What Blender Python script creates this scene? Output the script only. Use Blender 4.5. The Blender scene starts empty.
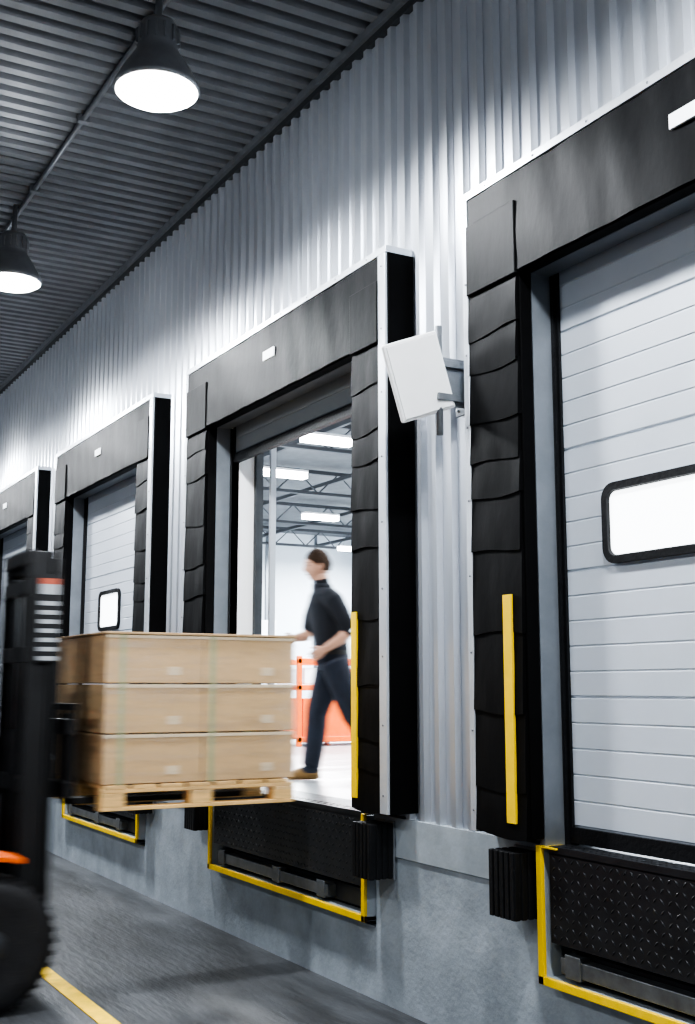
import bpy, bmesh, math, random
from mathutils import Vector, Matrix
random.seed(4)
S=bpy.context.scene
COL=S.collection
# ------------------------------------------------------------------ materials
def newmat(name):
    m=bpy.data.materials.new(name); m.use_nodes=True
    nt=m.node_tree; b=nt.nodes['Principled BSDF']
    return m,nt,b
def mat(name,col,rough=.5,metal=0,noise=0.0,nscale=8,bump=0.0,bscale=60,stretch=(1,1,1),coat=0,spec=None):
    m,nt,b=newmat(name)
    b.inputs['Base Color'].default_value=(*col,1)
    b.inputs['Roughness'].default_value=rough
    b.inputs['Metallic'].default_value=metal
    if coat: b.inputs['Coat Weight'].default_value=coat
    if spec is not None: b.inputs['Specular IOR Level'].default_value=spec
    tc=nt.nodes.new('ShaderNodeTexCoord'); mp=nt.nodes.new('ShaderNodeMapping')
    mp.inputs['Scale'].default_value=stretch
    nt.links.new(tc.outputs['Object'],mp.inputs['Vector'])
    if noise>0:
        n=nt.nodes.new('ShaderNodeTexNoise'); n.inputs['Scale'].default_value=nscale; n.inputs['Detail'].default_value=8
        n.inputs['Roughness'].default_value=.65
        r=nt.nodes.new('ShaderNodeValToRGB')
        r.color_ramp.elements[0].position=.3; r.color_ramp.elements[1].position=.7
        r.color_ramp.elements[0].color=tuple(max(0,c*(1-noise)) for c in col)+(1,)
        r.color_ramp.elements[1].color=tuple(min(1,c*(1+noise)) for c in col)+(1,)
        nt.links.new(mp.outputs[0],n.inputs['Vector']); nt.links.new(n.outputs['Fac'],r.inputs[0]); nt.links.new(r.outputs[0],b.inputs['Base Color'])
    if bump>0:
        n2=nt.nodes.new('ShaderNodeTexNoise'); n2.inputs['Scale'].default_value=bscale; n2.inputs['Detail'].default_value=6
        bp=nt.nodes.new('ShaderNodeBump'); bp.inputs['Strength'].default_value=bump; bp.inputs['Distance'].default_value=.02
        nt.links.new(mp.outputs[0],n2.inputs['Vector']); nt.links.new(n2.outputs['Fac'],bp.inputs['Height']); nt.links.new(bp.outputs[0],b.inputs['Normal'])
    return m
def emis(name,col,st):
    m,nt,b=newmat(name)
    b.inputs['Base Color'].default_value=(*col,1)
    b.inputs['Emission Color'].default_value=(*col,1); b.inputs['Emission Strength'].default_value=st
    return m
M={}
M['cladding']=mat('corrugated_steel',(.58,.61,.66),.28,.65,.07,3,.04,20,(1,1,.25))
M['ceiling']=mat('ceiling_steel',(.18,.19,.205),.42,.35,.12,4)
M['trimdark']=mat('dark_steel',(.05,.055,.06),.5,.4,.2,6)
M['concrete']=mat('painted_concrete',(.33,.37,.41),.7,0,.22,3.2,.2,30)
M['coping']=mat('concrete_coping',(.35,.39,.425),.65,0,.14,5,.1,30)
M['asphalt']=mat('dark_floor',(.066,.070,.076),.48,0,.6,2.2,.35,14,(.45,1.9,1))
M['vinyl']=mat('black_vinyl',(.0055,.0058,.0065),.55,0,.25,5,.22,5,(1.6,1,.7),0,.13)
M['vinylside']=mat('black_vinyl_side',(.003,.003,.0034),.7,0,.2,6,0,60,(1,1,1),0,.12)
M['rubber']=mat('black_rubber',(.009,.0095,.011),.55,0,.3,10,.2,50,(1,1,1),0,.35)
M['alu']=mat('aluminium',(.60,.63,.67),.35,.5,.06,6)
M['jamb']=mat('galvanised_jamb',(.22,.24,.265),.4,.5,.1,6)
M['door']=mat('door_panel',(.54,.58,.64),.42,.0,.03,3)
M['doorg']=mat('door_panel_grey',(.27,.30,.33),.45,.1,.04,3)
M['yellow']=mat('safety_yellow',(.90,.60,.004),.5,0,.08,10)
M['yellowfloor']=mat('floor_paint_yellow',(.80,.52,.01),.6,0,.25,9)
M['white']=mat('white_plastic',(.95,.955,.96),.4,0,.02,8)
M['label']=mat('white_label',(.85,.87,.9),.5)
M['dimlabel']=mat('plate_stripe',(.36,.38,.40),.5)
M['steel']=mat('grey_steel',(.22,.235,.255),.42,.5,.15,10)
M['steeldk']=mat('worn_dark_steel',(.14,.15,.16),.42,.5,.3,10)
M['tread']=mat('tread_plate',(.030,.032,.036),.36,.4,.3,9)
M['card']=mat('cardboard',(.60,.41,.225),.75,0,.04,14,.03,60)
M['cardlabel']=mat('carton_label',(.70,.57,.40),.6)
M['tape']=mat('green_tape',(.38,.41,.24),.5,0,.1,8)
M['ply']=mat('plywood_cap',(.50,.34,.19),.7,0,.12,6)
M['wood']=mat('pallet_wood',(.78,.51,.22),.75,0,.2,5,.2,40,(6,1,6))
M['tyre']=mat('tyre',(.014,.014,.016),.75,0,.3,12,.2,60)
M['liftdark']=mat('forklift_dark',(.010,.0105,.012),.5,.1,.2,8)
M['liftmid']=mat('forklift_grey',(.05,.053,.06),.45,.3,.2,8)
M['orange']=mat('orange_paint',(.85,.14,.008),.45,0,.1,5)
M['red']=mat('red_label',(.40,.09,.05),.5)
M['inwall']=mat('interior_wall',(.76,.81,.86),.7,0,.03,1)
M['infloor']=mat('interior_floor',(.38,.40,.42),.3,0,.08,2)
M['inceil']=mat('interior_ceiling',(.12,.128,.138),.7,0,.2,2)
M['truss']=mat('truss_steel',(.075,.08,.088),.6,.2)
M['lampshell']=mat('lamp_shell',(.30,.31,.325),.35,.5,.1,10)
M['lampglow']=emis('lamp_glow',(1,.985,.96),24)
M['tube']=emis('strip_glow',(.98,.99,1),24)
M['pane']=emis('frosted_pane_glow',(.93,.97,1),3.0)  # emission stands in for daylight coming through the frosted pane
M['skin']=mat('skin',(.50,.28,.19),.55,0,.06,20)
M['hair']=mat('brown_hair',(.05,.028,.016),.7,0,.4,60,.4,120,(1,1,1),0,.2)
M['shirt']=mat('navy_shirt',(.009,.0105,.016),.85,0,.2,9,.3,14)
M['trouser']=mat('navy_trousers',(.014,.018,.030),.85,0,.2,9,.3,14)
M['boot']=mat('brown_boot',(.24,.14,.05),.7,0,.2,15)
M['eye']=mat('eye_dark',(.03,.02,.02),.3)
M['belt']=mat('belt',(.01,.008,.006),.5)
m,nt,b=newmat('stretch_wrap'); out=nt.nodes['Material Output']
tr=nt.nodes.new('ShaderNodeBsdfTransparent'); gl=nt.nodes.new('ShaderNodeBsdfGlossy'); gl.inputs['Roughness'].default_value=.3
gl.inputs['Color'].default_value=(.9,.92,.95,1)
mx=nt.nodes.new('ShaderNodeMixShader'); tc=nt.nodes.new('ShaderNodeTexCoord'); mp=nt.nodes.new('ShaderNodeMapping'); mp.inputs['Scale'].default_value=(1,1,9)
n=nt.nodes.new('ShaderNodeTexNoise'); n.inputs['Scale'].default_value=2.5; n.inputs['Detail'].default_value=3
mr=nt.nodes.new('ShaderNodeMapRange'); mr.inputs[1].default_value=.4; mr.inputs[2].default_value=.75; mr.inputs[3].default_value=.03; mr.inputs[4].default_value=.20
for a_,b_ in ((tc.outputs['Object'],mp.inputs[0]),(mp.outputs[0],n.inputs['Vector']),(n.outputs['Fac'],mr.inputs[0]),(mr.outputs[0],mx.inputs[0]),(tr.outputs[0],mx.inputs[1]),(gl.outputs[0],mx.inputs[2]),(mx.outputs[0],out.inputs['Surface'])):
    nt.links.new(a_,b_)
M['wrap']=m
# ------------------------------------------------------------------ mesh builder
class B:
    def __init__(s): s.bm=bmesh.new(); s.mats=[]
    def mi(s,k):
        if k not in s.mats: s.mats.append(k)
        return s.mats.index(k)
    def poly(s,vs,faces,k,smooth=False):
        v=[s.bm.verts.new(p) for p in vs]; i=s.mi(k)
        for f in faces:
            try:
                fc=s.bm.faces.new([v[j] for j in f]); fc.material_index=i; fc.smooth=smooth
            except ValueError: pass
    def box(s,x0,x1,y0,y1,z0,z1,k,mtx=None):
        x0,x1=min(x0,x1),max(x0,x1);y0,y1=min(y0,y1),max(y0,y1);z0,z1=min(z0,z1),max(z0,z1)
        vs=[Vector((x,y,z)) for x in (x0,x1) for y in (y0,y1) for z in (z0,z1)]
        if mtx: vs=[mtx@v for v in vs]
        s.poly(vs,[(0,1,3,2),(4,6,7,5),(0,4,5,1),(2,3,7,6),(0,2,6,4),(1,5,7,3)],k)
    def loft(s,rings,k,n=16,caps=True,smooth=True):
        vs=[];fs=[]
        for c,a,b_ in rings:
            for i in range(n):
                t=2*math.pi*i/n; vs.append(Vector(c)+Vector(a)*math.cos(t)+Vector(b_)*math.sin(t))
        for r in range(len(rings)-1):
            for i in range(n):
                j=(i+1)%n; fs.append((r*n+i,r*n+j,(r+1)*n+j,(r+1)*n+i))
        if caps: fs.append(tuple(range(n))[::-1]); fs.append(tuple((len(rings)-1)*n+i for i in range(n)))
        s.poly(vs,fs,k,smooth)
    def tube(s,pts,rad,k,n=12,ref=None,smooth=True):
        pts=[Vector(p) for p in pts]
        if not isinstance(rad,(list,tuple)): rad=[rad]*len(pts)
        rings=[]
        for i,p in enumerate(pts):
            d=(pts[min(i+1,len(pts)-1)]-pts[max(i-1,0)]).normalized()
            rf=Vector(ref) if ref else (Vector((0,0,1)) if abs(d.z)<.9 else Vector((1,0,0)))
            a=d.cross(rf).normalized(); b_=d.cross(a).normalized()
            r=rad[i]; r=r if isinstance(r,tuple) else (r,r)
            rings.append((p,a*r[0],b_*r[1]))
        s.loft(rings,k,n,True,smooth)
    def lathe(s,c,prof,k,n=32,axis='z'):
        rings=[]
        for r,h in prof:
            if axis=='z': rings.append((Vector(c)+Vector((0,0,h)),Vector((r,0,0)),Vector((0,r,0))))
            else: rings.append((Vector(c)+Vector((h,0,0)),Vector((0,r,0)),Vector((0,0,r))))
        s.loft(rings,k,n,True,True)
    def sphere(s,c,rad,k,axes=None,n=12):
        ax=axes or (Vector((1,0,0)),Vector((0,1,0)),Vector((0,0,1)))
        rings=[]
        for i in range(n+1):
            t=math.pi*i/n; q=max(math.sin(t),.02)
            rings.append((Vector(c)-ax[2]*math.cos(t)*rad[2],ax[0]*q*rad[0],ax[1]*q*rad[1]))
        s.loft(rings,k,20)
    def obj(s,name,parent=None,bevel=0,recalc=True):
        if recalc: bmesh.ops.recalc_face_normals(s.bm,faces=s.bm.faces)
        me=bpy.data.meshes.new(name); s.bm.to_mesh(me); s.bm.free()
        for k in s.mats: me.materials.append(M[k])
        o=bpy.data.objects.new(name,me); COL.objects.link(o)
        if parent: o.parent=parent
        if bevel:
            md=o.modifiers.new('bevel','BEVEL'); md.width=bevel; md.segments=2; md.limit_method='ANGLE'; md.angle_limit=math.radians(40)
        return o
def empty(name,loc=(0,0,0)):
    e=bpy.data.objects.new(name,None); COL.objects.link(e); e.empty_display_size=.2
    return e
# ------------------------------------------------------------------ room shell
CZ=5.95; DECK=1.03
docks=[(-4.75,-1.60),(-8.68,-5.53),(-12.60,-9.46),(-16.52,-13.38),(-20.45,-17.31)]
XL=-23.0; XR=3.0
def corrugate(b,x0,x1,z0,z1,k,pitch=.15,d=.034,y=0.0):
    prof=[(0,0),(.56,0),(.64,-1),(.90,-1),(.98,0)]
    i=math.floor(x0/pitch); pts=[]
    while i*pitch<x1:
        for fr,h in prof[:-1]:
            x=(i+fr)*pitch
            if x0<=x<=x1: pts.append((x,y+h*d))
        i+=1
    vs=[];fs=[]
    for x,yy in pts: vs+= [(x,yy,z0),(x,yy,z1)]
    for j in range(len(pts)-1): fs.append((2*j,2*j+2,2*j+3,2*j+1))
    b.poly(vs,fs,k)
b=B()
cols=[]
prev=XR
for L,R_ in docks:
    cols.append((R_-.10,prev)); prev=L+.10
cols.append((XL,prev))
for x0,x1 in cols: corrugate(b,x0,x1,DECK,CZ,'cladding')
for L,R_ in docks: corrugate(b,L-.05,R_+.05,4.22,CZ,'cladding',y=-.0006)
for x0,x1 in cols:
    a0=x0-.33 if x0>XL else x0; a1=x1+.33 if x1<XR else x1
    b.box(a0,a1,.03,.28,DECK,3.8,'inwall')
b.box(XL,XR,.03,.28,3.8,7.4,'inwall')
pits=[(-4.36,-1.99),(-8.24,-5.93),(-12.13,-9.82),(-16.1,-13.8),(-20.0,-17.7)]
b.box(XL,XR,-.035,.25,.0,.40,'concrete')
px=XR
for p0,p1 in pits:
    b.box(p1,px,-.035,.25,.40,.81,'concrete'); b.box(p1,px,-.045,.25,.815,DECK,'coping'); px=p0
b.box(XL,px,-.035,.25,.40,.81,'concrete'); b.box(XL,px,-.045,.25,.815,DECK,'coping')
b.obj('wall_dock',recalc=False)
b=B()
pitch=.16; x=XL; pts=[]
while x<XR:
    pts+= [(x,CZ),(x+.075,CZ),(x+.095,CZ+.05),(x+.14,CZ+.05)]; x+=pitch
vs=[];fs=[]
for xx,z in pts: vs+=[(xx,-9,z),(xx,.03,z)]
for j in range(len(pts)-1): fs.append((2*j,2*j+2,2*j+3,2*j+1))
b.poly(vs,fs,'ceiling')
b.obj('ceiling',recalc=False)
b=B(); b.box(XL,XR,-.07,.0,CZ-.05,CZ+.01,'steel'); b.box(XL,XR,-.04,-.0,CZ-.10,CZ-.05,'trimdark'); b.obj('trim_1')
b=B(); b.box(XL,8,-14,.0,-.2,0,'asphalt'); b.obj('floor')
b=B(); b.box(XL-.2,XL,-9,.03,0,CZ+.2,'ceiling'); b.obj('wall_left')
b=B()
b.box(-12.9,4,-1.55,-1.45,.001,.006,'yellowfloor'); b.obj('floor_marking')
b=B(); b.box(-38,4,.25,18,.8,DECK,'infloor')
b.box(XL,XR,-.03,.25,DECK-.03,DECK-.001,'steeldk')
b.obj('floor_interior')
b=B(); b.box(-38.2,-38,.2,18,DECK,7.6,'inwall')
for i in range(0,18,2): b.box(-38,-37.95,i+.4,i+.5,DECK,7.4,'jamb')
b.obj('wall_far_interior')
b=B(); b.box(-38,4,18,18.2,DECK,7.6,'inwall'); b.obj('wall_back_interior')
b=B(); b.box(4,4.2,.2,18,DECK,7.6,'inwall'); b.obj('wall_right_interior')
b=B(); b.box(-38,XL,.03,.28,DECK,7.4,'inwall'); b.obj('wall_front_interior')
b=B(); b.box(-38.2,4.2,.03,18.2,7.4,7.6,'inceil'); b.obj('ceiling_interior')
tr=empty('roof_truss')
b=B()
for i in range(7):
    x=-36+i*5.0
    b.box(x-.05,x+.05,.4,18,6.66,6.74,'truss'); b.box(x-.05,x+.05,.4,18,7.2,7.30,'truss')
    for j in range(14):
        y0=.6+j*1.2
        b.tube([(x,y0,6.7),(x,y0+.6,7.25),(x,y0+1.2,6.7)],.02,'truss',6)
for j in range(6): b.box(-38,4,1.5+j*3-.04,1.5+j*3+.04,6.95,7.05,'truss')
b.obj('trusses',tr)
b=B(); x=-31; y=10.1
b.box(x-.12,x+.12,y-.12,y-.08,DECK,6.6,'truss'); b.box(x-.12,x+.12,y+.08,y+.12,DECK,6.6,'truss'); b.box(x-.02,x+.02,y-.1,y+.1,DECK,6.6,'truss')
b.obj('steel_column')
def strip(x,y0,y1,z,energy=60):
    e=empty('strip_light')
    b=B(); b.box(x-.13,x+.13,y0,y1,z+.05,z+.10,'white'); b.box(x-.12,x+.12,y0+.02,y1-.02,z-.08,z+.05,'tube')
    for yy in (y0+.2,y1-.2): b.tube([(x,yy,z+.08),(x,yy,z+.155)],.008,'truss',6)
    b.obj('fitting',e)
    l=bpy.data.lights.new('strip_lamp','AREA'); l.shape='RECTANGLE'; l.size=.3; l.size_y=y1-y0; l.energy=energy; l.color=(.92,.965,1)
    lo=bpy.data.objects.new('strip_lamp',l); lo.location=(x,(y0+y1)/2,z-.10); lo.parent=e; COL.objects.link(lo)
for a in [(-19.3,6.3,7.4),(-22.9,6.8,8.25),(-28.4,11.0,12.1)]: strip(a[0],a[1],a[2],6.5,1100)
for a in [(-12,2.5,3.9),(-7,4.5,6),(-12,9,10.5),(-20,12,13.5),(-30,4,5.4),(-34.5,15.5,16.9)]: strip(a[0],a[1],a[2],6.5,1100)
# ------------------------------------------------------------------ docks
FY=-.18
DY=.05
def shelter(L,R_,ylab=True,yelL=False,yelR=False):
    e=empty('dock_shelter')
    z0=1.065; z1=4.31; hb=3.77
    b=B()
    b.box(L+.01,L+.40,-.10,.02,z0,z1-.02,'vinylside')
    b.box(L+.01,L+.05,FY+.005,-.05,z0,z1-.02,'vinylside')
    b.box(R_-.05,R_-.001,FY+.005,.03,z0,z1-.01,'vinylside')
    b.box(R_-.38,R_-.04,-.10,.02,z0,z1-.02,'vinylside')
    b.box(L+.02,R_-.02,-.10,.02,hb+.05,z1-.02,'vinylside')
    b.box(L+.03,L+.435,FY+.012,-.095,z0,hb+.02,'vinylside')
    b.box(R_-.42,R_-.09,FY+.012,-.095,z0,hb+.02,'vinylside')
    b.box(L+.03,R_-.09,FY+.012,-.095,hb,z1-.03,'vinyl')
    b.obj('foam_pads',e,.006)
    b=B()
    def pleats(xa,xb,n=10):
        z=hb-.02; tot=hb-.02-z0
        hs=[random.uniform(.55,1.45) for _ in range(n)]; sm=sum(hs)
        for h in hs:
            dz=tot*h/sm; jl=random.uniform(-.007,.007); jb=random.uniform(.005,.009)
            zt=z; zb=z-dz-.012
            if zb<z0: zb=z0
            n1=8; vs=[];fs=[]
            ph=random.uniform(0,6)
            for i in range(n1+1):
                t=i/n1; zz=zt+(zb-zt)*t
                for j in range(9):
                    xx=xa+(xb-xa)*j/8+(jl*.4 if j==0 else 0)+(jl if j==8 else 0)
                    yy=FY-.002-jb*t-.0018*math.sin(t*3.1)*(1+math.sin(j*.9+ph))-.0016*t*(1+math.sin(j*1.9+ph*2))
                    vs.append((xx,yy,zz-(.012*math.sin(j*.5+ph)*t)+(xx-xa)*jl*1.2))
            for i in range(n1):
                for j in range(8): fs.append((i*9+j,i*9+j+1,(i+1)*9+j+1,(i+1)*9+j))
            b.poly(vs,fs,'vinyl',True)
            low=[vs[n1*9+j] for j in range(9)]
            b.poly(low+[(x_,FY+.02,z_+.003) for x_,y_,z_ in low],[(j,j+1,9+j+1,9+j) for j in range(8)],'vinylside')
            side=[vs[i*9+8] for i in range(n1+1)]; m_=n1+1
            b.poly(side+[(x_,FY+.02,z_) for x_,y_,z_ in side],[(i,m_+i,m_+i+1,i+1) for i in range(n1)],'vinylside')
            z-=dz
    pleats(L+.032,L+.425); pleats(R_-.415,R_-.095)
    b.obj('vinyl_flaps',e,recalc=True)
    b=B()
    n=60; vs=[];fs=[]
    for i in range(n+1):
        xx=L+.03+(R_-.12-L)*i/n
        for j in range(9):
            t=j/8; zz=hb-.0+(z1-.035-hb)*t
            vs.append((xx,FY-.005-.007*(1-t)-.003*math.sin(xx*9+t*4)-.0022*math.sin(xx*23+t*3)-.0015*math.sin(t*11+xx*5),zz))
    for i in range(n):
        for j in range(8): fs.append((i*9+j,(i+1)*9+j,(i+1)*9+j+1,i*9+j+1))
    b.poly(vs,fs,'vinyl',True)
    for xa,xb in ((L+.033,L+.44),(R_-.42,R_-.096)):
        b.box(xa,xb,FY-.020,FY+.01,hb-.015,hb+.36,'vinyl')
    b.obj('header_curtain',e,.004)
    b=B()
    b.box(L,R_,FY-.012,.02,z1-.03,z1+.012,'alu')
    b.box(L,L+.032,FY-.010,FY+.02,z0,z1-.03,'alu')
    b.box(L-.012,L,FY-.010,.0,z0,z1,'alu')
    b.box(R_-.092,R_-.012,FY-.012,FY+.02,z0,z1-.03,'alu')
    b.obj('aluminium_trim',e,.002)
    b=B()
    for i in range(9):
        zz=z0+.1+i*.38
        b.sphere((L+.016,FY-.012,zz),(.006,.004,.006),'steel',n=6); b.sphere((R_-.052,FY-.014,zz),(.006,.004,.006),'steel',n=6)
    for i in range(8):
        b.sphere((L+.2+i*.39,FY-.014,z1-.01),(.006,.004,.006),'steel',n=6)
    b.obj('rivets',e)
    b=B()
    cx=(L+R_)/2
    b.box(cx-.085,cx+.085,FY-.021,FY-.010,4.03,4.095,'label')
    b.obj('label',e)
    if yelL: 
        b=B(); b.box(L+.29,L+.355,FY-.020,FY-.006,1.13,2.19,'yellow'); b.obj('yellow_strip',e,.001)
    if yelR:
        b=B(); b.box(R_-.40,R_-.34,FY-.020,FY-.006,1.13,2.19,'yellow'); b.obj('yellow_strip',e,.001)
    b=B()
    b.box(L+.40,L+.437,-.095,.02,DECK,hb+.02,'jamb'); b.box(R_-.42,R_-.38,-.095,.02,DECK,hb+.02,'jamb')
    b.box(L+.437,R_-.42,-.095,.02,hb+.0,hb+.05,'jamb')
    b.box(L+.43,L+.455,.02,.09,DECK,hb,'rubber'); b.box(R_-.43,R_-.41,.02,.09,DECK,hb,'rubber')
    b.obj('door_frame',e)
    return e
def ribdoor(n,L,R_,zb,win=None,k='door',ztop=3.82):
    e=empty('door_%d'%n)
    x0=L+.45;x1=R_-.42; y=DY
    b=B(); z=zb+.07; pts=[]; i=0
    while z<ztop:
        big=(i%5==0)
        g=.009 if big else .004; w=.012 if big else .008
        pts+=[(z,y+g),(z+w*.5,y+g),(z+w,y)]; z+=.118; pts+=[(z-.004,y)]; i+=1
    vs=[];fs=[]
    for zz,yy in pts:
        for xx in (x0,x1): vs.append((xx,yy,zz))
    for j in range(len(pts)-1): fs.append((2*j,2*j+1,2*j+3,2*j+2))
    b.poly(vs,fs,k)
    b.box(x0,x1,y+.012,y+.05,zb+.06,ztop,k)
    b.box(x0,x0+.025,y-.015,y+.0,zb+.02,ztop,'rubber')
    b.box(x0,x1,y-.012,y+.03,zb,zb+.07,'rubber')
    b.obj('panel',e)
    if win:
        wx,wz,w,h=win
        b=B()
        def rrect(w,h,r,yy):
            P=[]
            for cx,cz,a0 in ((w/2-r,h/2-r,0),(-w/2+r,h/2-r,90),(-w/2+r,-h/2+r,180),(w/2-r,-h/2+r,270)):
                for i in range(7):
                    a=math.radians(a0+15*i); P.append((wx+cx+r*math.cos(a),yy,wz+cz+r*math.sin(a)))
            return P
        o1=rrect(w,h,.075,y-.002); o2=rrect(w,h,.075,y-.024); i2=rrect(w-.07,h-.07,.045,y-.024); i1=rrect(w-.08,h-.08,.04,y-.008)
        m_=len(o1); vs=o1+o2+i2+i1; fs=[]
        for r in range(3):
            for i in range(m_): j=(i+1)%m_; fs.append((r*m_+i,r*m_+j,(r+1)*m_+j,(r+1)*m_+i))
        b.poly(vs,fs,'rubber')
        b.poly(i1,[tuple(range(m_))],'pane')
        b.obj('window_pane',e,0)
    return e
for k,(L,R_) in enumerate(docks): shelter(L,R_,True,k==0,k==1)
ribdoor(1,*docks[0],DECK+.015,(-4.0+.365,2.49,.73,.37))
ribdoor(3,*docks[2],DECK+.015,(-11.25,2.52,.66,.40))
ribdoor(4,*docks[3],DECK+.015,(-15.2,2.50,.66,.40)); ribdoor(5,*docks[4],DECK+.015,(-19.1,2.50,.66,.40))
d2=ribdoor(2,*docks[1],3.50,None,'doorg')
L,R_=docks[1]
b=B()
b.box(L+.45,L+.455,.03,.28,DECK,3.8,'white')
b.box(L+.456,L+.50,.22,.28,DECK+.0,3.8,'trimdark')
b.box(L+.60,L+.63,.285,.33,DECK,3.8,'alu')
b.box(R_-.47,R_-.43,.2,.26,DECK,3.8,'trimdark')
b.obj('track',d2)
# levelers
def leveler(p0,p1):
    e=empty('dock_leveler')
    b=B(); yb=-.115
    zt=DECK; t=.036; zl=.43
    b.box(p0,p0+t,yb,yb+.02,zl,zt,'yellow'); b.box(p1-t,p1,yb,yb+.02,zl,zt,'yellow'); b.box(p0,p1,yb,yb+.02,zl,zl+t,'yellow')
    b.box(p0,p0+.14,yb,.01,zt-.002,zt+.006,'yellow')
    b.obj('yellow_frame',e,.002)
    b=B()
    for a0,a1,c0,c1 in ((p0+.004,p0+t-.004,zl+.004,zt-.01),(p1-t+.004,p1-.004,zl+.004,zt-.01),(p0+.004,p1-.004,zl+.004,zl+t-.004)):
        b.box(a0,a1,yb+.018,.0,c0,c1,'coping')
    b.box(p0+t,p1-t,.20,.24,.41,zt-.01,'rubber'); b.box(p0+t,p1-t,.0,.2,.40,.42,'rubber')
    b.box(p0+.12,p1-.5,-.085,-.02,.495,.565,'steeldk'); b.box(p0+.12,p1-.08,-.02,.04,.475,.585,'liftmid')
    for xx in (p0+.16,(p0+p1)/2-.1,p1-.62): b.box(xx,xx+.10,-.095,.02,.485,.585,'steeldk')
    b.box(p0+.05,p1-.05,-.0,.2,.585,.62,'rubber')
    b.obj('lip_keeper',e,.004)
    b=B(); x0=p0+.08;x1=p1-.05; z0=.62; yf=-.10
    b.box(x0,x1,yf,.02,zt-.025,zt+.010,'tread'); b.box(x0,x1,yf,yf+.03,z0,zt-.02,'tread')
    for xx in (x0,x1-.02): b.box(xx,xx+.02,yf+.02,.02,z0+.02,zt-.02,'rubber')
    s=.042
    def lug(cx,cz,d,face):
        l=.018; w=.006; h=.004
        ux,uz=(math.cos(d),math.sin(d)); vx,vz=(-uz,ux)
        P=[(cx-ux*l,cz-uz*l),(cx+vx*w,cz+vz*w),(cx+ux*l,cz+uz*l),(cx-vx*w,cz-vz*w)]
        if face=='f': vs=[(a,yf-.0005,c) for a,c in P]+[(cx,yf-h,cz)]
        else: vs=[(a,c,zt+.0105) for a,c in P]+[(cx,cz,zt+.010+h)]
        b.poly(vs,[(0,1,4),(1,2,4),(2,3,4),(3,0,4)],'tread')
    nx=int((x1-x0-.04)/s); nz=int((zt-z0-.03)/s)
    for i in range(nx):
        for j in range(nz): lug(x0+.03+i*s,z0+.03+j*s,math.radians(45 if (i+j)%2 else -45),'f')
        for j in range(2): lug(x0+.03+i*s,yf+.03+j*s,math.radians(45 if (i+j)%2 else -45),'t')
    b.obj('tread_plate',e,0)
def bumper(x0,x1,z0=.70,z1=1.0):
    b=B(); y1=-.06; y0=-.215; n=5; w=(x1-x0)/n
    b.box(x0,x1,y1,-.046,z0-.01,z1+.01,'steel')
    b.box(x0+.006,x1-.006,y0+.01,y1,z0+.002,z1-.002,'rubber')
    for i in range(n): b.box(x0+i*w+.006,x0+(i+1)*w-.006,y0,y0+.02,z0,z1,'rubber')
    m_=4; h=(y1-y0)/m_
    for i in range(m_):
        for xa in (x0,x1-.012): b.box(xa,xa+.012,y0+i*h+.006,y0+(i+1)*h-.006,z0,z1,'rubber')
    b.obj('dock_bumper',None,.003)
for p0,p1 in pits:
    leveler(p0,p1); bumper(p0-.235,p0-.035); bumper(p1+.035,p1+.235)
# ------------------------------------------------------------------ pendant lamps
def lamp(x,y,z,en=190):
    e=empty('pendant_lamp')
    b=B()
    b.lathe((x,y,z),[(.248,0),(.255,.012),(.250,.03),(.225,.08),(.18,.16),(.135,.23),(.122,.26),(.120,.28),(.115,.40),(.10,.43),(.04,.44),(.022,.46),(.02,CZ-z-.03)],'lampshell')
    for i in range(14):
        a=i*math.pi/7; d=Vector((math.cos(a),math.sin(a),0)); c=Vector((x,y,z))
        q=c+d*.112; sd=Vector((-d.y,d.x,0))*.006
        b.poly([q+sd+Vector((0,0,.28)),q-sd+Vector((0,0,.28)),q-sd+Vector((0,0,.39)),q+sd+Vector((0,0,.39)),q+d*.02+sd+Vector((0,0,.29)),q+d*.02-sd+Vector((0,0,.29)),q+d*.02-sd+Vector((0,0,.38)),q+d*.02+sd+Vector((0,0,.38))],[(4,5,6,7),(0,4,7,3),(1,2,6,5),(0,1,5,4),(3,7,6,2)],'lampshell')
    b.obj('shade',e)
    b=B(); b.lathe((x,y,z),[(.240,-.004),(.20,-.028),(.10,-.045),(.01,-.048)],'lampglow'); b.obj('diffuser',e)
    l=bpy.data.lights.new('bulb','SPOT'); l.energy=en; l.spot_size=math.radians(172); l.spot_blend=.35; l.shadow_soft_size=.2; l.color=(.93,.965,1)
    o=bpy.data.objects.new('bulb',l); o.location=(x,y,z-.08); o.parent=e; COL.objects.link(o)
    l=bpy.data.lights.new('spill_fill','POINT'); l.energy=en*.05; l.shadow_soft_size=.12; l.color=(.93,.965,1)  # added weak fill, lifts the wall and ceiling above the shade's cut-off
    o=bpy.data.objects.new('spill_fill',l); o.location=(x,y,z-.18); o.parent=e; COL.objects.link(o)
LZ=5.22; LY=-1.42
for x in (-6.09,-9.78,-13.5,-17.26,-21.0,-2.34,1.4): lamp(x,LY+(.035 if x==-9.78 else 0),LZ,800)
for x in (-6.0,-12,0.5): lamp(x,-6.2,LZ,500)  # second row, out of view, added as ambient fill for the hall
b=B(); b.tube([(XL,LY+.10,CZ-.03),(XR,LY+.10,CZ-.03)],.020,'steel',10)
for i in range(18): b.box(-22+i*1.4,-21.95+i*1.4,LY+.06,LY+.14,CZ-.055,CZ+.0,'steel')
b.obj('ceiling_conduit')
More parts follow.
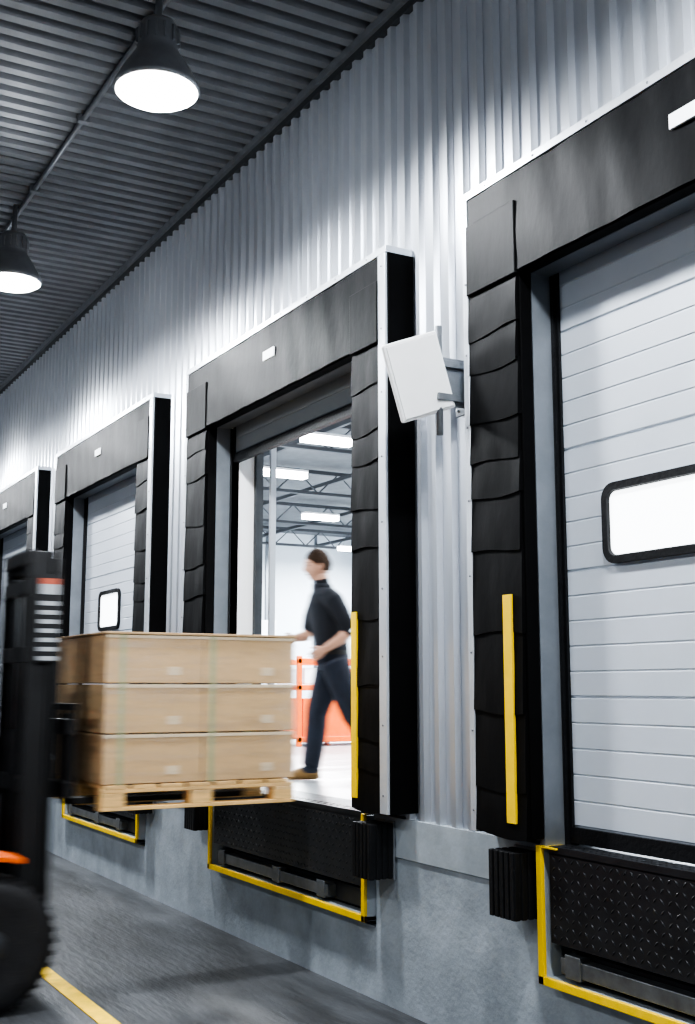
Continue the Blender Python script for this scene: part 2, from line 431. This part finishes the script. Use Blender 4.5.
# ------------------------------------------------------------------ wall antenna
e=empty('wall_antenna')
Rv=Vector((.4904,.8715,0)); Fv=Vector((-.8715,.4904,0)); Zv=Vector((0,0,1))
c=Vector((-4.925,-.36,3.355))
e1=(Rv*.94+Zv*.36+Fv*.28).normalized(); e2=(-Rv*.24+Zv*.97-Fv*.28); e2=(e2-e1*e2.dot(e1)).normalized(); e3=e1.cross(e2).normalized()
if e3.dot(Fv)>0: e3=-e3
mt=Matrix((e1,e2,e3)).transposed().to_4x4(); mt.translation=c
b=B(); b.box(-.158,.158,-.208,.208,-.025,.012,'white',mt); b.obj('radome',e,.010)
b=B(); b.box(-.144,.144,-.194,.194,.0125,.0195,'white',mt); b.obj('radome_face',e,.005)
b=B()
b.tube([(-4.93,-.23,3.06),(-4.93,-.23,3.65)],.018,'steel',12)
b.obj('pole',e)
b=B()
b.box(-.05,.05,-.05,.05,-.06,-.025,'steel',mt)
b.tube([mt@Vector((0,0,-.05)),(-4.93,-.23,3.34)],.02,'steel',8)
for zz in (3.26,3.44):
    b.box(-4.97,-4.89,-.26,-.03,zz-.018,zz+.018,'steel')
b.box(-5.05,-4.89,-.045,-.03,3.20,3.50,'steel'); b.box(-4.93,-4.915,-.21,-.03,3.22,3.48,'steel')
for zz in (3.23,3.47):
    for xx in (-5.02,-4.91): b.tube([(xx,-.06,zz),(xx,-.03,zz)],.009,'alu',8)
b.obj('bracket',e,.002)
# ------------------------------------------------------------------ pallet & cartons
X0,X1=-7.60,-6.60; Y0,Y1=-1.46,-.23; Z0=1.05
pal=empty('wooden_pallet')
b=B()
for i in range(7):
    w=(Y1-Y0-.02)/7
    b.box(X0,X1,Y0+i*w+.01,Y0+(i+1)*w-.012,Z0+.122,Z0+.144,'wood')
for xx in (X0,X0+.45,X1-.1): b.box(xx,xx+.10,Y0,Y1,Z0+.10,Z0+.122,'wood')
for xx in (X0,X0+.45,X1-.1):
    for yy in (Y0,(Y0+Y1)/2-.07,Y1-.14): b.box(xx,xx+.10,yy,yy+.14,Z0+.022,Z0+.10,'wood')
    b.box(xx,xx+.10,Y0,Y1,Z0,Z0+.022,'wood')
b.obj('boards',pal,.003)
stack=empty('cardboard_box_stack')
zb=Z0+.146; lh=.29
b=B(); bt=B()
for l in range(3):
    z0=zb+l*lh
    for i in range(2):
        for j in range(2):
            w=(Y1-Y0)/2; d=(X1-X0)/2
            jit=random.uniform(-.003,.003)
            x0=X0+j*d+.004;x1=x0+d-.008; y0=Y0+i*w+.002+jit; y1=y0+w-.005
            b.box(x0,x1,y0,y1,z0+.003,z0+lh-.004,'card')
            bt.box(x0-.001,x1+.001,(y0+y1)/2-.022,(y0+y1)/2+.022,z0+lh-.004,z0+lh-.002,'tape')
            bt.box(x1,x1+.0015,(y0+y1)/2+.08,(y0+y1)/2+.16,z0+.05,z0+.10,'cardlabel')
b.obj('cartons',stack,.005)
for l in range(3):
    bt.box(X1-.006,X1+.002,Y0+.002,Y1-.002,zb+l*lh+lh-.024,zb+l*lh+lh-.005,'cardlabel')
for yy in (Y0+.09,Y0+.66): bt.box(X1-.004,X1+.003,yy,yy+.028,zb,zb+3*lh,'tape')
bt.obj('tape',stack)
b=B(); b.box(X0-.005,X1+.012,Y0-.008,Y1+.008,zb+3*lh-.002,zb+3*lh+.012,'ply'); b.obj('top_sheet',stack,.002)
b=B()
nz=24
vs=[];fs=[]
loop=[(X1+.010,Y0-.010),(X1+.010,Y1+.010),(X0-.010,Y1+.010),(X0-.010,Y0-.010)]
for i in range(nz+1):
    zz=Z0+.08+(zb+3*lh-Z0-.085)*i/nz
    for (xx,yy) in loop: vs.append((xx+random.uniform(-.002,.003),yy,zz))
for i in range(nz):
    for j in range(4): k=(j+1)%4; fs.append((i*4+j,i*4+k,(i+1)*4+k,(i+1)*4+j))
b.poly(vs,fs,'wrap'); b.obj('stretch_wrap',stack)
# ------------------------------------------------------------------ forklift
fork=empty('forklift'); e=fork
CX=-7.18
def wheel(cx,cy,r,w,name):
    b=B()
    b.lathe((cx,cy,r),[(r*.62,-w/2+.01),(r*.80,-w/2),(r*.95,-w/2+.02),(r,-w/2+.06),(r,w/2-.06),(r*.95,w/2-.02),(r*.80,w/2),(r*.62,w/2-.01)],'tyre',48,'x')
    for i in range(36):
        a=2*math.pi*i/36
        mt=Matrix.Translation((cx,cy,r))@Matrix.Rotation(a,4,'X')
        b.box(-w/2+.02,w/2-.02,-.012,.012,r-.012,r+.003,'tyre',mt)
    for sg in (-1,1):
        b.lathe((cx+sg*(w/2-.03),cy,r),[(r*.62,-.02),(r*.60,.0),(r*.50,-sg*.02),(r*.25,sg*.01),(r*.22,sg*.035),(r*.02,sg*.036)] if sg>0 else [(r*.02,-.036),(r*.22,-.035),(r*.25,-.01),(r*.5,.02),(r*.60,0),(r*.62,.02)],'liftmid',32,'x')
        for i in range(8):
            a=2*math.pi*i/8; b.lathe((cx+sg*(w/2-.035),cy+math.cos(a)*r*.38,r+math.sin(a)*r*.38),[(.014,-.02),(.014,.02)],'steel',8,'x')
    b.obj(name,e)
for i,sg in enumerate((1,-1)):
    wheel(CX+sg*.45,-2.05,.365,.25,'front_wheel_%d'%(i+1)); wheel(CX+sg*.42,-3.75,.29,.2,'rear_wheel_%d'%(i+1))
b=B()
for sg in (1,-1):
    xc=CX+sg*.25
    for (ya,yb,xo,zt) in ((-1.86,-1.70,.07,2.56),(-1.80,-1.66,.02,2.50)):
        xo=xc+sg*(xo-.03)
        b.box(xo-.008,xo+.008,ya,yb,.12,zt,'liftdark')
        b.box(xo-.035,xo+.035,ya,ya+.02,.12,zt,'liftdark'); b.box(xo-.035,xo+.035,yb-.02,yb,.12,zt,'liftdark')
    b.tube([(CX+sg*.15,-1.80,.2),(CX+sg*.15,-1.80,1.5)],.035,'liftmid',12); b.tube([(CX+sg*.15,-1.80,1.5),(CX+sg*.15,-1.80,2.42)],.02,'steel',12)
    b.box(CX+sg*.08-.012,CX+sg*.08+.012,-1.73,-1.72,1.2,2.45,'steel')
    b.tube([(CX+sg*.20,-1.885,.5),(CX+sg*.20,-1.885,2.3)],.012,'rubber',8)
for zz in (.2,1.15,1.9,2.30,2.48): b.box(CX-.32,CX+.32,-1.87,-1.83,zz,zz+.09,'liftdark')
b.box(CX-.28,CX+.28,-1.82,-1.66,2.44,2.52,'liftdark')
b.obj('mast',e,.004)
b=B()
xs=CX+.25+.04+.036
b.box(xs-.002,xs+.006,-1.80,-1.67,1.90,2.42,'liftdark')
b.box(xs+.006,xs+.008,-1.79,-1.68,2.30,2.39,'dimlabel'); b.box(xs+.008,xs+.0085,-1.79,-1.68,2.36,2.395,'red')
for i in range(7): b.box(xs+.006,xs+.008,-1.79,-1.68,1.91+i*.054,1.935+i*.054,'dimlabel')
b.obj('capacity_plate',e)
b=B()
for zz in (1.12,1.48): b.box(CX-.45,CX+.45,-1.63,-1.585,zz,zz+.09,'liftdark')
for i in range(7): xx=CX-.42+i*.14; b.box(xx-.012,xx+.012,-1.60,-1.575,1.2,1.62,'liftdark')
b.box(CX-.45,CX+.45,-1.60,-1.575,1.62,1.66,'liftdark')
for sg in (1,-1):
    b.box(CX+sg*.25-.06,CX+sg*.25+.06,-1.585,-1.54,1.076,1.60,'liftdark')
    b.box(CX+sg*.25-.06,CX+sg*.25+.06,-1.585,-.45,1.076,1.112,'liftdark')
b.obj('carriage_and_forks',e,.003)
b=B()
b.box(CX-.32,CX+.32,-3.9,-1.95,.22,.62,'liftdark')
b.box(CX-.56,CX+.56,-3.2,-2.55,.25,.72,'orange')
for sg in (1,-1):
    pts=[(-2.52,.60),(-2.48,.74),(-2.30,.81),(-1.98,.81),(-1.88,.79)]
    for i in range(4):
        (ya,za),(yb,zb2)=pts[i],pts[i+1]
        xa,xb=CX+sg*.30,CX+sg*.575
        b.poly([(xa,ya,za),(xb,ya,za),(xb,yb,zb2),(xa,yb,zb2),(xa,ya,za+.03),(xb,ya,za+.03),(xb,yb,zb2+.03),(xa,yb,zb2+.03)],[(0,1,2,3),(4,5,6,7),(0,1,5,4),(1,2,6,5),(2,3,7,6),(3,0,4,7)],'orange')
b.box(CX-.30,CX+.30,-2.1,-1.98,.5,1.15,'liftmid')
b.box(CX-.45,CX+.45,-3.7,-2.9,.62,1.0,'liftmid')
b.box(CX-.56,CX+.56,-4.35,-3.65,.30,1.15,'orange'); b.box(CX-.50,CX+.50,-4.45,-4.35,.35,1.05,'orange')
b.box(CX-.25,CX+.25,-3.35,-2.85,1.0,1.12,'liftdark'); b.box(CX-.25,CX+.25,-3.45,-3.33,1.1,1.55,'liftdark')
b.obj('body',e,.03)
b=B()
for sg in (1,-1):
    b.tube([(CX+sg*.5,-2.1,.75),(CX+sg*.48,-2.45,2.15),(CX+sg*.48,-2.6,2.2),(CX+sg*.48,-3.9,2.2),(CX+sg*.5,-4.15,1.1)],.035,'liftdark',10)
for i in range(10): yy=-2.55-i*.14; b.box(CX-.47,CX+.47,yy-.015,yy+.015,2.19,2.225,'liftdark')
b.tube([(CX,-2.15,1.05),(CX,-2.45,1.30)],.025,'liftdark',8)
b.tube([(CX+.17*math.cos(t/12*math.pi),-2.45+.10*math.sin(t/12*math.pi),1.32+.13*math.sin(t/12*math.pi)) for t in range(24)]+[(CX+.17,-2.45,1.32)],.014,'liftdark',6)
b.obj('overhead_guard',e)
# ------------------------------------------------------------------ interior objects
e=empty('orange_storage_rack')
b=B()
x0,x1=-13.9,-13.0;y0,y1=3.05,5.6
for yy in (y0,y0+.85,y0+1.7,y1-.06):
    for xx in (x0,x1-.06): b.box(xx,xx+.06,yy,yy+.06,DECK,2.15,'orange')
for zz in (1.08,1.72,2.05):
    for xx in (x0,x1-.04): b.box(xx,xx+.04,y0,y1,zz,zz+.07,'orange')
b.box(x0+.06,x1-.02,y0+.08,y0+.80,1.12,1.62,'orange'); b.box(x0+.06,x1-.02,y0+.92,y1-.1,1.12,1.70,'orange')
b.box(x0+.1,x1-.02,y0+.1,y0+.75,1.80,2.0,'white'); b.box(x0+.1,x1-.02,y0+.95,y1-.2,1.80,2.0,'orange')
b.obj('rack',e,.01)
e=empty('white_cabinet')
b=B()
for i in range(3): b.box(-30,-29,6.9+i*1.25,8.0+i*1.25,DECK,3.6+.5*(i%2),'white'); b.box(-29,-28.98,7.0+i*1.25,7.9+i*1.25,1.2,3.2,'inwall')
b.obj('cabinet',e,.01)
# ------------------------------------------------------------------ worker
O=Vector((-8.20,.86,DECK+.0)); Fd=Vector((-.36,-.933,0)).normalized(); Sd=Vector((0,0,1)).cross(Fd).normalized()
def P(f,s,z): return O+Fd*f+Sd*s+Vector((0,0,z))
segs=[]
b=B()
def limb(pts,rad,k):
    V=[P(*p) for p in pts]
    b.tube(V,rad,'shirt',16,ref=tuple(Sd))
    for i in range(len(V)-1):
        segs.append((V[i],V[i+1],rad[i],rad[i+1],k))
tz=[(-.05,.86,.14,.125),(-.05,.93,.18,.145),(-.045,1.02,.172,.140),(-.03,1.12,.172,.142),(-.01,1.26,.195,.150),(.01,1.38,.205,.146),(.02,1.455,.182,.115),(.025,1.50,.11,.085),(.03,1.525,.075,.07)]
b.loft([(P(f,0,z),Sd*rs,Fd*rf) for f,z,rs,rf in tz],'shirt',24)
segs+= [(P(-.05,0,.80),P(-.045,0,.99),.14,.15,'trouser'),(P(-.045,0,1.04),P(0.02,0,1.46),.14,.14,'shirt')]
limb([(.025,0,1.46),(.035,0,1.55),(.055,0,1.63)],[.072,.064,.060],'skin')
limb([(.01,.17,1.45),(-.03,.235,1.40),(-.10,.26,1.27),(-.15,.265,1.17)],[.070,.078,.070,.060],'shirt')
limb([(-.15,.265,1.17),(-.10,.25,1.11),(.04,.21,1.02)],[.050,.047,.030],'skin')
limb([(.01,-.17,1.45),(.045,-.235,1.41),(.09,-.26,1.29),(.11,-.26,1.20)],[.070,.078,.070,.060],'shirt')
limb([(.11,-.26,1.20),(.14,-.25,1.14),(.24,-.21,1.12)],[.050,.047,.030],'skin')
limb([(-.05,-.09,.93),(-.01,-.10,.75),(.06,-.10,.52),(.065,-.10,.42),(.085,-.10,.24),(.105,-.10,.11)],[.120,.112,.088,.087,.082,.076],'trouser')
limb([(-.05,.09,.93),(-.12,.10,.74),(-.20,.10,.51),(-.27,.10,.42),(-.41,.10,.29),(-.51,.10,.20)],[.120,.112,.088,.087,.078,.072],'trouser')
def boot(hx,hz,s,ang):
    ca,sa=math.cos(ang),math.sin(ang)
    def Q(l,u): return P(hx+l*ca+u*sa, s, hz-l*sa+u*ca)
    up=(Q(0,1)-Q(0,0))
    rings=[(Q(-.075,.045),Sd*.026,up*.035),(Q(-.05,.05),Sd*.038,up*.05),(Q(0,.055),Sd*.044,up*.055),(Q(.07,.05),Sd*.046,up*.05),(Q(.14,.042),Sd*.050,up*.042),(Q(.19,.035),Sd*.044,up*.035),(Q(.215,.03),Sd*.024,up*.022)]
    b.loft(rings,'boot',16)
    b.tube([Q(0,.04),Q(-.01,.14)],[.055,.052],'boot',14)
    segs.append((Q(-.06,.03),Q(.2,.03),.045,.045,'boot')); segs.append((Q(0,.04),Q(-.005,.10),.055,.05,'boot'))
boot(.105,0,-.10,0)
boot(-.53,.125,.10,math.radians(38))
bmesh.ops.recalc_face_normals(b.bm,faces=b.bm.faces)
me=bpy.data.meshes.new('body_raw'); b.bm.to_mesh(me); b.bm.free()
ob=bpy.data.objects.new('tmp',me); COL.objects.link(ob)
rm=ob.modifiers.new('r','REMESH'); rm.mode='VOXEL'; rm.voxel_size=.009; rm.use_smooth_shade=True
sm=ob.modifiers.new('s','SMOOTH'); sm.iterations=6; sm.factor=.5
bpy.context.view_layer.update()
dg=bpy.context.evaluated_depsgraph_get()
me2=bpy.data.meshes.new_from_object(ob.evaluated_get(dg)); bpy.data.objects.remove(ob)
me2.materials.clear()
keys=['shirt','trouser','skin','boot','hair','eye','belt']
for k in keys: me2.materials.append(M[k])
waistz=O.z+1.01
for p in me2.polygons:
    c=p.center; best=9;bk='shirt'
    for a,b_,ra,rb,k in segs:
        d=b_-a; t=max(0,min(1,(c-a).dot(d)/d.length_squared)); q=(c-(a+d*t)).length-(ra+(rb-ra)*t)
        if q<best: best=q;bk=k
    if bk in('shirt','trouser'):
        rel=c-O; lat=abs(rel.dot(Sd)); 
        if lat<.195 and .6<rel.z<1.3:
            bk='trouser' if c.z<waistz-.03 else ('belt' if c.z<waistz+.005 else 'shirt')
    p.material_index=keys.index(bk); p.use_smooth=True
W=empty('warehouse_worker')
bo=bpy.data.objects.new('body',me2); COL.objects.link(bo); bo.parent=W
HS=1.10
hc=P(.07,0,1.695)
hf=(Fd*1+Sd*.15+Vector((0,0,-.12))).normalized(); hs=Sd-hf*Sd.dot(hf); hs.normalize(); hu=hf.cross(hs).normalized()
if hu.z<0: hu=-hu
def HP(f,s,u): return hc+(hf*f+hs*s+hu*u)*HS
b=B(); n=40; mrows=32; vs=[];fs=[]
def g(x,w): return math.exp(-(x/w)**2)
for i in range(mrows+1):
    th=math.pi*i/mrows; u=math.cos(th); q=math.sin(th)
    for j in range(n):
        ph=2*math.pi*j/n; cf=math.cos(ph); sf=math.sin(ph)
        f=.096*q*cf; s=.076*q*sf; z=.118*u
        if z<0:
            k_=1+z*2.4; s*=k_; f*= (1+z*.6) if f>0 else (1+z*3.0)
        fr=max(0,cf)**2
        f+=fr*( .019*g(s,.012)*g(z+.022,.018) + .007*g(s,.014)*g(z-.0,.02) + .006*g(z-.028,.012)*g(s,.045) + .012*g(s,.025)*g(z+.092,.020) + .006*g(s,.02)*g(z+.058,.008) - .006*(g(abs(s)-.032,.014)*g(z-.006,.012)) )
        vs.append(HP(f,s,z))
for i in range(mrows):
    for j in range(n):
        k=(j+1)%n; fs.append((i*n+j,i*n+k,(i+1)*n+k,(i+1)*n+j))
b.poly(vs,fs,'skin',True)
vs=[];fs=[]
R2=18
for i in range(R2+1):
    for j in range(n):
        ph=2*math.pi*j/n; cf=math.cos(ph); sf=math.sin(ph)
        lim=1.05+ .80*(1-max(0,(cf+.15)/1.15)) if cf>-.15 else 1.95
        th=lim*i/R2; u=math.cos(th); q=math.sin(th)
        o_=1.0+.11*(1-.7*(i/R2)**3); wav=1+.015*math.sin(9*ph+3*th)
        f=.096*q*cf*o_*wav; s=.076*q*sf*o_*wav; z=.118*u*(1+.10*u)
        if z<0: k_=1+z*1.8; s*=k_; f*=(1+z*1.4)
        vs.append(HP(f-.002,s,z))
for i in range(R2):
    for j in range(n):
        k=(j+1)%n; fs.append((i*n+j,i*n+k,(i+1)*n+k,(i+1)*n+j))
b.poly(vs,fs,'hair',True)
for sg in (1,-1):
    b.sphere(HP(.080,sg*.031,.006),(.010,.010,.008),'eye',n=8)
    b.sphere(HP(-.002,sg*.076,-.008),(.017,.008,.030),'skin',(hf,hs,hu),8)
    b.tube([HP(.088,sg*.014,.026),HP(.088,sg*.032,.030),HP(.076,sg*.048,.024)],.004,'hair',6)
b.tube([HP(.080,-.022,-.058),HP(.093,0,-.056),HP(.080,.022,-.058)],.003,'eye',6)
b.obj('head',W,0)
b=B(); 
b.loft([(P(.026,0,1.49),Sd*.095,Fd*.088),(P(.032,0,1.53),Sd*.080,Fd*.080),(P(.036,0,1.548),Sd*.075,Fd*.075)],'shirt',24); b.obj('collar',W)
def hand(w,d,side,palmn,name):
    d=d.normalized(); side=(side-d*side.dot(d)).normalized(); pn=d.cross(side).normalized()
    if pn.dot(palmn)<0: pn=-pn
    b=B()
    b.loft([(w-d*.02,side*.027,pn*.020),(w+d*.02,side*.034,pn*.018),(w+d*.06,side*.042,pn*.016),(w+d*.092,side*.041,pn*.012)],'skin',14)
    for k,(o,ln) in enumerate(((.030,.072),(.010,.080),(-.011,.074),(-.030,.058))):
        p=w+d*.086+side*o; a1=d*.9+pn*.43; a2=d*.45+pn*.9; a3=-d*.05+pn
        q1=p+a1.normalized()*ln*.45; q2=q1+a2.normalized()*ln*.32; q3=q2+a3.normalized()*ln*.25
        b.tube([p,q1,q2,q3],[.0095,.009,.0082,.006],'skin',8)
    p=w+d*.03+side*.028; q1=p+(d*.6+side*.7+pn*.3).normalized()*.04; q2=q1+(d*.9+side*.1+pn*.5).normalized()*.03; 
    b.tube([p,q1,q2],[.013,.011,.008],'skin',8)
    b.obj(name,W)
hand(P(.04,.21,1.02),P(.04,.21,1.02)-P(-.10,.25,1.11),Fd*.3+Vector((0,0,1)),-Sd,'hand_left')
hand(P(.24,-.21,1.12),P(.24,-.21,1.12)-P(.14,-.25,1.14),Sd*.4+Vector((0,0,1)),Sd,'hand_right')
# ------------------------------------------------------------------ real movement of the moving things (exposure blur)
def moving(o,v):
    v=Vector(v)
    o.location=-v; o.keyframe_insert('location',frame=0); o.location=v; o.keyframe_insert('location',frame=2)
    for fc in o.animation_data.action.fcurves:
        for kp in fc.keyframe_points: kp.interpolation='LINEAR'
S.frame_set(1)
for o in (pal,stack): moving(o,(0,.05,0))
moving(fork,(0,.075,0)); moving(W,Fd*.055)
S.frame_set(1)
S.render.use_motion_blur=True
S.render.motion_blur_shutter=1.0
# ------------------------------------------------------------------ world / camera / view
w=bpy.data.worlds.new('World'); S.world=w; w.use_nodes=True
w.node_tree.nodes['Background'].inputs[0].default_value=(.68,.78,.90,1); w.node_tree.nodes['Background'].inputs[1].default_value=.34
cam=bpy.data.cameras.new('cam'); co=bpy.data.objects.new('camera',cam); COL.objects.link(co)
cam.sensor_fit='VERTICAL'; cam.sensor_height=24; cam.lens=24*1157/1024
co.location=(0,-3.56,1.75); co.rotation_euler=(math.radians(90+8.65),0,math.radians(60.63))
cam.clip_start=.05
S.camera=co
S.view_settings.view_transform='AgX'
S.view_settings.look='AgX - High Contrast'
S.view_settings.exposure=-.18
